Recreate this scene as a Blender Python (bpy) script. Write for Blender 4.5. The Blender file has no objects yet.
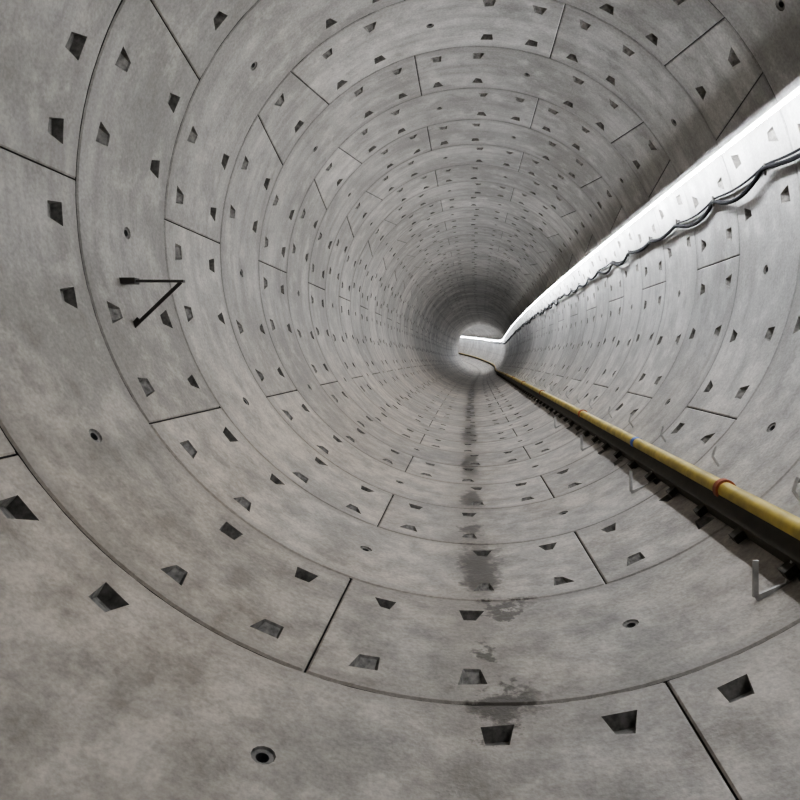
import bpy, bmesh, math, random
from mathutils import Vector, Matrix
random.seed(4)
R=2.75; W=1.2; S0=2.898; RC=2.75   # ring radius, ring width, first visible joint, axis height
scene=bpy.context.scene
def link(o,parent=None):
    scene.collection.objects.link(o)
    if parent: o.parent=parent
    return o
# ---------------------------------------------------------------- path
DS=0.1
def build_path():
    x=y=z=0.0; yaw=pit=0.0; s=0.0; out=[(x,y,z,yaw,pit)]
    while s<125:
        if s<60: kx=.0008
        elif s<68: kx=0.0
        else: kx=-1/150
        if s<45: ky=-.0006
        elif s<95: ky=.0013
        else: ky=0
        yaw+=kx*DS; pit+=ky*DS
        x+=math.sin(yaw)*DS; y+=math.cos(yaw)*DS; z+=math.sin(pit)*DS
        s+=DS; out.append((x,y,z,yaw,pit))
    return out
PATH=build_path()
def frame(s):
    if s<=0: return Vector((0,s,RC)),Vector((1,0,0)),Vector((0,1,0)),Vector((0,0,1))
    i=min(int(s/DS),len(PATH)-2); t=s/DS-i
    a=PATH[i];b=PATH[i+1]; v=[a[j]*(1-t)+b[j]*t for j in range(5)]
    f=Vector((math.sin(v[3])*math.cos(v[4]),math.cos(v[3])*math.cos(v[4]),math.sin(v[4])))
    r=Vector((math.cos(v[3]),-math.sin(v[3]),0)); u=r.cross(f)
    return Vector((v[0],v[1],v[2]+RC)),r,f,u
def WP(s,th,r):
    c,rt,f,u=frame(s); t=math.radians(th)
    return c+rt*(r*math.sin(t))+u*(r*math.cos(t))
# ---------------------------------------------------------------- materials
def newmat(name):
    m=bpy.data.materials.new(name); m.use_nodes=True
    nt=m.node_tree; b=nt.nodes["Principled BSDF"]; return m,nt,b
def N(nt,t,**k):
    n=nt.nodes.new(t)
    for a,v in k.items(): setattr(n,a,v)
    return n
def mth(nt,op,a,b=None,c=None,clamp=False):
    n=N(nt,'ShaderNodeMath',operation=op); n.use_clamp=clamp
    for i,v in enumerate((a,b,c)):
        if v is None: continue
        if isinstance(v,(int,float)): n.inputs[i].default_value=v
        else: nt.links.new(v,n.inputs[i])
    return n.outputs[0]
def mix(nt,f,a,b,bt='MIX'):
    n=N(nt,'ShaderNodeMix',data_type='RGBA',blend_type=bt)
    for s,v in ((n.inputs[0],f),(n.inputs[6],a),(n.inputs[7],b)):
        if isinstance(v,(int,float)): s.default_value=v
        elif isinstance(v,tuple): s.default_value=(*v,1)
        else: nt.links.new(v,s)
    return n.outputs[2]
def noise(nt,vec,scale,detail=4,rough=.55,dist=0):
    n=N(nt,'ShaderNodeTexNoise'); n.inputs['Scale'].default_value=scale
    n.inputs['Detail'].default_value=detail; n.inputs['Roughness'].default_value=rough
    n.inputs['Distortion'].default_value=dist
    nt.links.new(vec,n.inputs['Vector']); return n.outputs[0]
def ramp(nt,v,a,b,lo=0.,hi=1.):
    n=N(nt,'ShaderNodeMapRange'); n.clamp=True
    nt.links.new(v,n.inputs[0]); n.inputs[1].default_value=a;n.inputs[2].default_value=b
    n.inputs[3].default_value=lo;n.inputs[4].default_value=hi; return n.outputs[0]
def gray(nt,v):
    c=N(nt,'ShaderNodeCombineXYZ')
    for i in range(3): nt.links.new(v,c.inputs[i])
    return c.outputs[0]
def concrete():
    m,nt,b=newmat("segment_concrete"); L=nt.links
    tc=N(nt,'ShaderNodeTexCoord'); geo=N(nt,'ShaderNodeNewGeometry'); oi=N(nt,'ShaderNodeObjectInfo')
    pos=geo.outputs['Position']
    so=N(nt,'ShaderNodeSeparateXYZ'); L.new(tc.outputs['Object'],so.inputs[0])
    sp=N(nt,'ShaderNodeSeparateXYZ'); L.new(pos,sp.inputs[0])
    ang=mth(nt,'ARCTAN2',so.outputs[0],so.outputs[2])
    cv=N(nt,'ShaderNodeCombineXYZ'); L.new(mth(nt,'MULTIPLY',ang,1.1),cv.inputs[0]); L.new(mth(nt,'MULTIPLY',sp.outputs[1],4.),cv.inputs[1])
    L.new(mth(nt,'MULTIPLY',oi.outputs['Random'],30.),cv.inputs[2])
    big=noise(nt,pos,.9,4,.62); mid=noise(nt,pos,3.6,5,.7); fine=noise(nt,pos,42,2,.6)
    streak=noise(nt,cv.outputs[0],1.6,3,.6)
    at=N(nt,'ShaderNodeAttribute',attribute_name='seg')
    wn=N(nt,'ShaderNodeTexWhiteNoise',noise_dimensions='1D')
    L.new(mth(nt,'ADD',mth(nt,'MULTIPLY',at.outputs['Fac'],3.17),mth(nt,'MULTIPLY',oi.outputs['Random'],97.)),wn.inputs['W'])
    col=mix(nt,ramp(nt,big,.38,.62),(.32,.313,.30),(.49,.483,.47))
    col=mix(nt,ramp(nt,streak,.42,.66,0,.6),col,(.255,.246,.233))
    col=mix(nt,ramp(nt,mid,.52,.68,0,.55),col,(.60,.59,.57))
    col=mix(nt,ramp(nt,mid,.32,.44,.5,0),col,(.20,.192,.18))
    low=mth(nt,'MULTIPLY',ramp(nt,so.outputs[2],-.6,-2.1),ramp(nt,big,.35,.6,.4,.95))
    col=mix(nt,mth(nt,'MULTIPLY',low,.75),col,mix(nt,ramp(nt,mid,.38,.6),(.27,.228,.182),(.54,.48,.41)))
    col=mix(nt,mth(nt,'MULTIPLY',ramp(nt,so.outputs[0],.5,-2.),.6),col,mix(nt,1.,col,(1.03,.96,.86),'MULTIPLY'))
    col=mix(nt,1.,col,gray(nt,mth(nt,'MULTIPLY',ramp(nt,wn.outputs[0],0,1,.82,1.12),ramp(nt,fine,.3,.7,.84,1.14))),'MULTIPLY')
    y=so.outputs[1]
    ed=mth(nt,'MINIMUM',y,mth(nt,'SUBTRACT',W,y))
    g=mth(nt,'MULTIPLY',ramp(nt,ed,.0,.11,.55,0),ramp(nt,mid,.42,.6))
    col=mix(nt,g,col,(.14,.135,.125))
    # water stains on the invert
    n1=mth(nt,'SUBTRACT',noise(nt,pos,6,3,.75),.5)
    dmid=mth(nt,'SUBTRACT',mid,.5)
    wet=None
    for (cx,cy,rx,ry) in [(.03,4.75,.13,.5),(.17,3.98,.14,.08),(.07,2.88,.17,.12),(-.03,5.75,.08,.2),(-.02,6.9,.09,.4),(-.03,9.0,.11,.8),(-.02,12.5,.13,1.5),(-.02,18,.13,2.4),(.0,26,.14,4.),(.03,3.35,.06,.12)]:
        dx=mth(nt,'DIVIDE',mth(nt,'SUBTRACT',mth(nt,'ADD',so.outputs[0],mth(nt,'MULTIPLY',n1,.45)),cx),rx)
        dy=mth(nt,'DIVIDE',mth(nt,'SUBTRACT',mth(nt,'ADD',sp.outputs[1],mth(nt,'MULTIPLY',dmid,1.3)),cy),ry)
        d=mth(nt,'ADD',mth(nt,'MULTIPLY',dx,dx),mth(nt,'MULTIPLY',dy,dy))
        k=ramp(nt,d,.5,1.9,1,0)
        wet=k if wet is None else mth(nt,'MAXIMUM',wet,k)
    bottom=mth(nt,'LESS_THAN',so.outputs[2],-2.)
    wet=mth(nt,'MULTIPLY',wet,bottom)
    band=mth(nt,'MULTIPLY',mth(nt,'MULTIPLY',ramp(nt,mth(nt,'ABSOLUTE',mth(nt,'ADD',so.outputs[0],mth(nt,'MULTIPLY',dmid,.5))),.02,.36,.55,0),bottom),ramp(nt,sp.outputs[1],2.,7.,.35,1.))
    col=mix(nt,band,col,(.19,.16,.13))
    col=mix(nt,mth(nt,'MULTIPLY',wet,.84),col,(.055,.045,.035))
    L.new(col,b.inputs['Base Color'])
    L.new(mth(nt,'SUBTRACT',ramp(nt,mid,.3,.7,.48,.7),mth(nt,'MULTIPLY',wet,.2)),b.inputs['Roughness'])
    b.inputs['Specular IOR Level'].default_value=.5
    bp=N(nt,'ShaderNodeBump'); bp.inputs['Strength'].default_value=.4; bp.inputs['Distance'].default_value=.008
    L.new(fine,bp.inputs['Height']); L.new(bp.outputs[0],b.inputs['Normal'])
    return m
def plain(name,c,rough=.6,metal=0.,var=.25,sc=12,spec=.5):
    m,nt,b=newmat(name); tc=N(nt,'ShaderNodeTexCoord')
    n=noise(nt,tc.outputs['Object'],sc,3,.6)
    d=tuple(x*(1-var) for x in c); h=tuple(min(1,x*(1+var)) for x in c)
    nt.links.new(mix(nt,ramp(nt,n,.3,.7),d,h),b.inputs['Base Color'])
    b.inputs['Roughness'].default_value=rough; b.inputs['Metallic'].default_value=metal
    b.inputs['Specular IOR Level'].default_value=spec
    return m
M_con=concrete()
M_dark=plain("joint_gasket_black",(.035,.034,.032),.9)
M_pock=plain("pocket_concrete",(.20,.19,.175),.9,sc=24,var=.5)
M_ins=plain("lifting_socket_plastic",(.05,.05,.05),.6)
M_yel=plain("yellow_painted_pipe",(.42,.315,.06),.5,var=.35,sc=5)
M_ol=plain("dark_olive",(.035,.029,.018),.7)
M_st=plain("bracket_steel",(.45,.44,.42),.5,.2)
M_rust=plain("rust_coupling",(.27,.075,.03),.7)
M_blue=plain("blue_tag",(.03,.12,.5),.5)
M_cab=plain("cable_rubber",(.006,.006,.007),.85,spec=.15)
M_dsteel=plain("bracket_dark_steel",(.06,.055,.05),.55,.4)
M_house=plain("lamp_housing_enamel",(.3,.3,.3),.5,var=.05)
# ---------------------------------------------------------------- ring mesh
def ring_mesh(name,mirror):
    verts=[];faces=[];mats=[];segs=[]; vmap={}
    def V(th,y,r):
        if mirror: th=-th
        t=math.radians(th); key=(round(r*math.sin(t),4),round(y,4),round(r*math.cos(t),4))
        if key not in vmap: vmap[key]=len(verts); verts.append(key)
        return vmap[key]
    cur=[0]
    def F(ids,mi=0):
        ids=[i for k,i in enumerate(ids) if i!=ids[k-1]]
        if len(ids)<3: return
        if mirror: ids=ids[::-1]
        faces.append(ids); mats.append(mi); segs.append(cur[0])
    GY=.005; GT=math.degrees(GY/R)
    K0,K1=6.,10.
    A=lambda c:[c-30.5,c-19,c+19,c+30.5]
    S=[(54-K0,54-K1,54+K0,54+K1,[54],None),
       (54+K0,54+K1,126,126,[70.5,82,108.5,120.5],95),
       (126,126,198,198,A(162),162),
       (198,198,270,270,A(234),234),
       (270,270,342,342,A(306),306),
       (-18,-18,54-K0,54-K1,[-12.5,-1,27,38.5],13)]
    PW=2.1
    rows=[(GY,'c'),(GY+.010,'n'),(.150,'p0'),(.330,'n'),(.5,'h'),(.7,'n'),(.870,'p1'),(1.050,'n'),(W-GY-.010,'c'),(W-GY,None)]
    ys=[r[0] for r in rows]
    for si,(a0,a1,b0,b1,pk,hole) in enumerate(S):
        cur[0]=si
        ed=lambda e0,e1,y:e0+(e1-e0)*y/W
        ctr=[(c,'p') for c in pk]+([(hole,'h')] if hole is not None else [])
        ctr.sort()
        prev=max(a0,a1)+.5
        L=[]
        for c,k in ctr:
            lo,hi=c-PW,c+PW
            gap=lo-prev; n=max(1,int(math.ceil(gap/2.6)))
            for i in range(1,n): L.append((prev+gap*i/n,None))
            L.append((lo,k)); L.append((hi,None)); prev=hi
        end=min(b0,b1)-.5; gap=end-prev; n=max(1,int(math.ceil(gap/2.6)))
        for i in range(1,n): L.append((prev+gap*i/n,None))
        def th(ci,y):
            if ci==0: return ed(a0,a1,y)+GT
            if ci==1: return ed(a0,a1,y)+GT*3
            if ci<=len(L)+1: return L[ci-2][0]
            if ci==len(L)+2: return ed(b0,b1,y)-GT*3
            return ed(b0,b1,y)-GT
        nc=len(L)+4
        def rad(ci,ri):
            return R+.010 if (ci in(0,nc-1) or ri in(0,len(rows)-1)) else R
        for ci in range(nc-1):
            kind=L[ci-2][1] if 2<=ci<=len(L)+1 else None
            for ri in range(len(rows)-1):
                y0,y1=ys[ri],ys[ri+1]; rk=rows[ri][1]
                q=[V(th(ci,y0),y0,rad(ci,ri)),V(th(ci+1,y0),y0,rad(ci+1,ri)),V(th(ci+1,y1),y1,rad(ci+1,ri+1)),V(th(ci,y1),y1,rad(ci,ri+1))]
                if kind=='p' and rk in('p0','p1'):
                    c=(th(ci,y0)+th(ci+1,y0))/2
                    J=lambda a=.22:random.uniform(-a,a)
                    wj=1.6; wa=random.uniform(.6,1.15); sk=random.uniform(-.4,.4)
                    ej,ea=.020,.024
                    if rk=='p0':
                        o=[(c-wj,y0+ej,.07,.82),(c+wj,y0+ej,.07,.82),(c+wa+sk,y1-ea,.012,.8),(c-wa+sk,y1-ea,.012,.8)]
                    else:
                        o=[(c-wa+sk,y0+ea,.012,.8),(c+wa+sk,y0+ea,.012,.8),(c+wj,y1-ej,.07,.82),(c-wj,y1-ej,.07,.82)]
                    o=[(t+J(),y+random.uniform(-.013,.013),d,f) for t,y,d,f in o]
                    oi=[V(t,y,R) for t,y,d,f in o]
                    ym=(y0+y1)/2
                    bi=[V(c+(t-c)*f,ym+(y-ym)*(.9),R+d) for t,y,d,f in o]
                    for k in range(4):
                        F([q[k],q[(k+1)%4],oi[(k+1)%4],oi[k]])
                        F([oi[k],oi[(k+1)%4],bi[(k+1)%4],bi[k]],2)
                    F(bi,2)
                elif kind=='h' and rk=='h':
                    c=(th(ci,y0)+th(ci+1,y0))/2; ym=(y0+y1)/2
                    def circ(rr,r):
                        return [V(c+math.degrees(rr*math.cos(-math.pi*3/4+i*math.pi/6)/R),ym+rr*math.sin(-math.pi*3/4+i*math.pi/6),r) for i in range(12)]
                    c1=circ(.048,R);c2=circ(.044,R+.010);c3=circ(.026,R+.010);c4=circ(.022,R+.09)
                    for k in range(4):
                        F([q[k],q[(k+1)%4]]+[c1[(k*3+j)%12] for j in (3,2,1,0)])
                    for j in range(12):
                        n=(j+1)%12
                        F([c1[j],c1[n],c2[n],c2[j]],2);F([c2[j],c2[n],c3[n],c3[j]],2);F([c3[j],c3[n],c4[n],c4[j]],3)
                    F(c4,3)
                else: F(q)
        RO=R+.04; RI=R+.010
        for ci in range(nc-1):
            for ri,flip in((0,0),(len(rows)-1,1)):
                y=ys[ri]
                e=[V(th(ci,y),y,RI),V(th(ci+1,y),y,RI),V(th(ci+1,y),y,RO),V(th(ci,y),y,RO)]
                F(e[::-1] if not flip else e,1)
        for ri in range(len(rows)-1):
            y0,y1=ys[ri],ys[ri+1]
            for ci in(0,nc-1):
                F([V(th(ci,y0),y0,RI),V(th(ci,y1),y1,RI),V(th(ci,y1),y1,RO),V(th(ci,y0),y0,RO)],1)
    n=90
    for i in range(n):
        a,b=360*i/n,360*(i+1)/n
        F([V(a,-.01,R+.115),V(b,-.01,R+.115),V(b,W+.01,R+.115),V(a,W+.01,R+.115)],1)
    me=bpy.data.meshes.new(name); me.from_pydata(verts,[],faces)
    for m in(M_con,M_dark,M_pock,M_ins): me.materials.append(m)
    at=me.attributes.new('seg','FLOAT','FACE')
    for i,p in enumerate(me.polygons):
        p.material_index=mats[i]; at.data[i].value=segs[i]+1; p.use_smooth=True
    bm=bmesh.new(); bm.from_mesh(me)
    for e in bm.edges:
        if len(e.link_faces)==2 and e.link_faces[0].normal.angle(e.link_faces[1].normal,0)>math.radians(14): e.smooth=False
    bm.to_mesh(me); bm.free()
    return me
MA=[ring_mesh("lining_ring_a",False) for _ in range(3)]; MB=[ring_mesh("lining_ring_b",True) for _ in range(3)]
tunnel=link(bpy.data.objects.new("tunnel_lining",None))
for k in range(-6,98):
    s=S0+k*W
    o=link(bpy.data.objects.new("lining_ring_%d"%(k+7),(MA if k%2==0 else MB)[(k//2)%3]),tunnel)
    c,r,f,u=frame(s); c2=frame(s+W)[0]
    if s>0:
        f=(c2-c).normalized(); r=Vector((f.y,-f.x,0)).normalized(); u=r.cross(f)
    o.matrix_world=Matrix(((r.x,f.x,u.x,c.x),(r.y,f.y,u.y,c.y),(r.z,f.z,u.z,c.z),(0,0,0,1)))
# ---------------------------------------------------------------- mesh helpers
class MB_:
    def __init__(s): s.v=[];s.f=[];s.m=[];s.a=[]
    def tube(s,pts,rad,n=12,mi=0,att=None,cap=True):
        base=len(s.v); up=Vector((0,0,1))
        for i,p in enumerate(pts):
            d=(pts[min(i+1,len(pts)-1)]-pts[max(i-1,0)]).normalized()
            ref=up if abs(d.z)<.9 else Vector((1,0,0))
            a=d.cross(ref).normalized(); b=a.cross(d)
            rr=rad[i] if isinstance(rad,list) else rad
            for j in range(n):
                t=2*math.pi*j/n; s.v.append(p+a*(rr*math.cos(t))+b*(rr*math.sin(t)))
        for i in range(len(pts)-1):
            for j in range(n):
                k=(j+1)%n
                s.f.append([base+i*n+j,base+i*n+k,base+(i+1)*n+k,base+(i+1)*n+j]); s.m.append(mi); s.a.append(att[i] if att else 0)
        if cap:
            for q in([base+j for j in range(n)],[base+(len(pts)-1)*n+j for j in range(n)][::-1]):
                s.f.append(q);s.m.append(mi);s.a.append(att[0] if att else 0)
    def bar(s,a,b,w,h,up,mi=0):
        d=(b-a).normalized(); x=d.cross(up).normalized(); z=x.cross(d)
        base=len(s.v)
        for p in(a,b):
            for i,j in((-1,-1),(1,-1),(1,1),(-1,1)): s.v.append(p+x*(w/2*i)+z*(h/2*j))
        for q in((0,1,2,3),(7,6,5,4),(0,4,5,1),(1,5,6,2),(2,6,7,3),(3,7,4,0)):
            s.f.append([base+i for i in q]);s.m.append(mi);s.a.append(0)
    def sweep(s,ss,prof,mi=0):
        base=len(s.v); n=len(prof)
        for t in ss:
            for th,r in prof: s.v.append(WP(t,th,r))
        for i in range(len(ss)-1):
            for j in range(n):
                k=(j+1)%n
                s.f.append([base+i*n+j,base+i*n+k,base+(i+1)*n+k,base+(i+1)*n+j]); s.m.append(mi); s.a.append(0)
        s.f.append([base+j for j in range(n)]);s.m.append(mi);s.a.append(0)
    def obj(s,name,mats,parent=None,smooth=True,att=None,bevel=0):
        me=bpy.data.meshes.new(name); me.from_pydata(s.v,[],s.f)
        for m in mats: me.materials.append(m)
        at=me.attributes.new(att,'FLOAT','FACE') if att else None
        for i,p in enumerate(me.polygons):
            p.material_index=s.m[i]; p.use_smooth=smooth
            if at: at.data[i].value=s.a[i]
        bm=bmesh.new(); bm.from_mesh(me); bmesh.ops.recalc_face_normals(bm,faces=bm.faces[:])
        for e in bm.edges:
            if len(e.link_faces)==2 and e.link_faces[0].normal.angle(e.link_faces[1].normal,0)>math.radians(40): e.smooth=False
        bm.to_mesh(me);bm.free()
        o=link(bpy.data.objects.new(name,me),parent)
        if bevel:
            b=o.modifiers.new("bevel",'BEVEL'); b.width=bevel; b.segments=2
        return o
def srange(a,b,d):
    n=int((b-a)/d); return [a+(b-a)*i/n for i in range(n+1)]
# ---------------------------------------------------------------- LED light line
def power(s):
    def sm(a,b,x):
        t=max(0,min(1,(x-a)/(b-a))); return t*t*(3-2*t)
    return 1-.80*sm(14,34,s)+.9*sm(62,76,s)
M_led,nt,b=newmat("led_tube_light")
at=N(nt,'ShaderNodeAttribute',attribute_name='power')
b.inputs['Base Color'].default_value=(.9,.9,.9,1)
b.inputs['Emission Color'].default_value=(.91,.945,1,1)
nt.links.new(mth(nt,'MULTIPLY',at.outputs['Fac'],120.),b.inputs['Emission Strength'])
light=link(bpy.data.objects.new("led_strip_light",None))
led=MB_()
ss=srange(.6,30,1.2)+srange(31.2,117,2.4)
led.tube([WP(s,68.5,2.5) for s in ss],.0145,6,0,[power(s) for s in ss])
led.obj("light_tube",[M_led],light,att='power')
h=MB_(); h.sweep(srange(-4,117,1.2),[(67.95,2.495),(67.87,2.495),(67.87,2.55),(67.95,2.55)])
Yv=Vector((0,1,0)); s=.9
while s<50:
    h.bar(WP(s,67.9,2.53),WP(s,67.2,2.765),.02,.012,Yv); s+=2.4
h.obj("lamp_housing",[M_house],light,False)
# ---------------------------------------------------------------- cables with sag
cab=MB_()
ss=srange(-4,30,.12)+srange(30.3,117,.3)
def sag(s,ph,a,span):
    t=((s+ph)%span)/span; k=int((s+ph)//span); rr=random.Random(k*7+int(a*1000)); return a*(.3+1.2*rr.random())*4*t*(1-t)
cab.tube([WP(s,75.7+.5*math.sin(s*.9)+sag(s,.3,2.6,1.2),2.712-.03*math.sin(s*1.3)**2) for s in ss],.023,8)
cab.tube([WP(s,75.2+.5*math.sin(s*.9)+sag(s,.3,1.5,1.2),2.72) for s in ss],.013,6)
cable=link(bpy.data.objects.new("power_cable",None))
cab.obj("cable_run",[M_cab],cable)
hk=MB_(); s=-.3-2.4
while s<40:
    hk.bar(WP(s,75.2,2.765),WP(s,75.2,2.70),.02,.02,Yv); hk.bar(WP(s,74.6,2.71),WP(s,77.0,2.69),.02,.012,Yv); s+=1.2
hk.obj("cable_hook",[M_dsteel],cable,False)
# ---------------------------------------------------------------- pipe on the lower right with a dark strip beneath it
pipe=link(bpy.data.objects.new("yellow_service_pipe",None))
TH=140.1
p=MB_(); ss=srange(-4,117,.6)
p.tube([WP(s,TH,2.6) for s in ss],.058,24); p.obj("pipe",[M_yel],pipe)
p=MB_(); s=4.2
while s<80:
    p.tube([WP(s-.028,TH,2.6),WP(s-.026,TH,2.6),WP(s+.026,TH,2.6),WP(s+.028,TH,2.6)],[.06,.074,.074,.06],24)
    s+=5.1
p.obj("coupling",[M_rust],pipe)
p=MB_(); p.tube([WP(6.3,TH,2.6),WP(6.38,TH,2.6)],.0625,24); p.obj("marker_band",[M_blue],pipe)
p=MB_(); p.sweep(ss,[(TH-.2,2.70),(TH+1.25,2.59),(TH+3.2,2.635),(TH+3.2,2.75),(TH-.2,2.752)]); p.obj("under_pipe_strip",[M_ol],pipe,False)  # continuous dark olive strip swept along just below the pipe
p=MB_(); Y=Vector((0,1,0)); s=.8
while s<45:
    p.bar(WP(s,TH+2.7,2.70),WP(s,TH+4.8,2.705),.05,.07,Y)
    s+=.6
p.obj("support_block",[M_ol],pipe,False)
p=MB_(); s=S0-.6-1.2+.3
while s<26:
    j=random.uniform(-.1,.1)
    p.bar(WP(s+j,TH-4.6,2.755),WP(s+j,TH-5.0,2.655),.018,.012,Y)
    p.bar(WP(s+j,TH-5.0,2.66),WP(s+j,TH-6.6,2.62),.018,.012,Y)
    s+=1.2
p.obj("stay_hook",[M_st],pipe,False)
p=MB_()
for s in (3.2,5.6,8.0,10.4):
    a=WP(s,148.9,2.735); up=Vector((0,0,1)); x=Vector((1,0,0)); b0=a+up*.01
    p.bar(b0,b0+up*.19-x*.005,.028,.014,Y); p.bar(b0-up*.006,b0+x*.17+up*.07,.028,.014,Y); p.bar(b0+x*.165+up*.07,b0+x*.215+up*.27,.028,.014,Y)
p.obj("hanger_hook",[M_st],pipe,False)
# ---------------------------------------------------------------- bracket on left wall
lb=link(bpy.data.objects.new("wall_bracket",None))
p=MB_()
q=lambda x,z,y=0:Vector((x,4.546+y,RC+z))
Z=Vector((0,0,1))
p.bar(q(-2.72,-.632),q(-2.21,-.622),.035,.018,Z)
p.bar(q(-2.70,-.632),q(-2.56,-.629),.07,.045,Z)
p.bar(q(-2.235,-.630),q(-2.565,-.96),.028,.007,Y)
p.bar(q(-2.535,-.91),q(-2.60,-.985),.045,.012,Y)
p.obj("bracket_frame",[M_dsteel],lb,False,bevel=.002)
# ---------------------------------------------------------------- world, camera
w=bpy.data.worlds.new("w"); scene.world=w; w.use_nodes=True
w.node_tree.nodes["Background"].inputs[0].default_value=(.8,.85,1,1); w.node_tree.nodes["Background"].inputs[1].default_value=.03
cd=bpy.data.cameras.new("camera"); cam=link(bpy.data.objects.new("camera",cd)); scene.camera=cam
cd.sensor_width=36; cd.lens=613.3/800*36; cd.shift_x=-.0785; cd.shift_y=-.0629; cd.clip_start=.05; cd.clip_end=500
cam.matrix_world=Matrix.Translation((-.135,0,RC-1.083))@Matrix.Rotation(math.pi/2,4,'X')@Matrix.Rotation(.0226,4,'Z')
scene.view_settings.view_transform='AgX'; scene.view_settings.look='AgX - Medium High Contrast'
scene.view_settings.exposure=.6
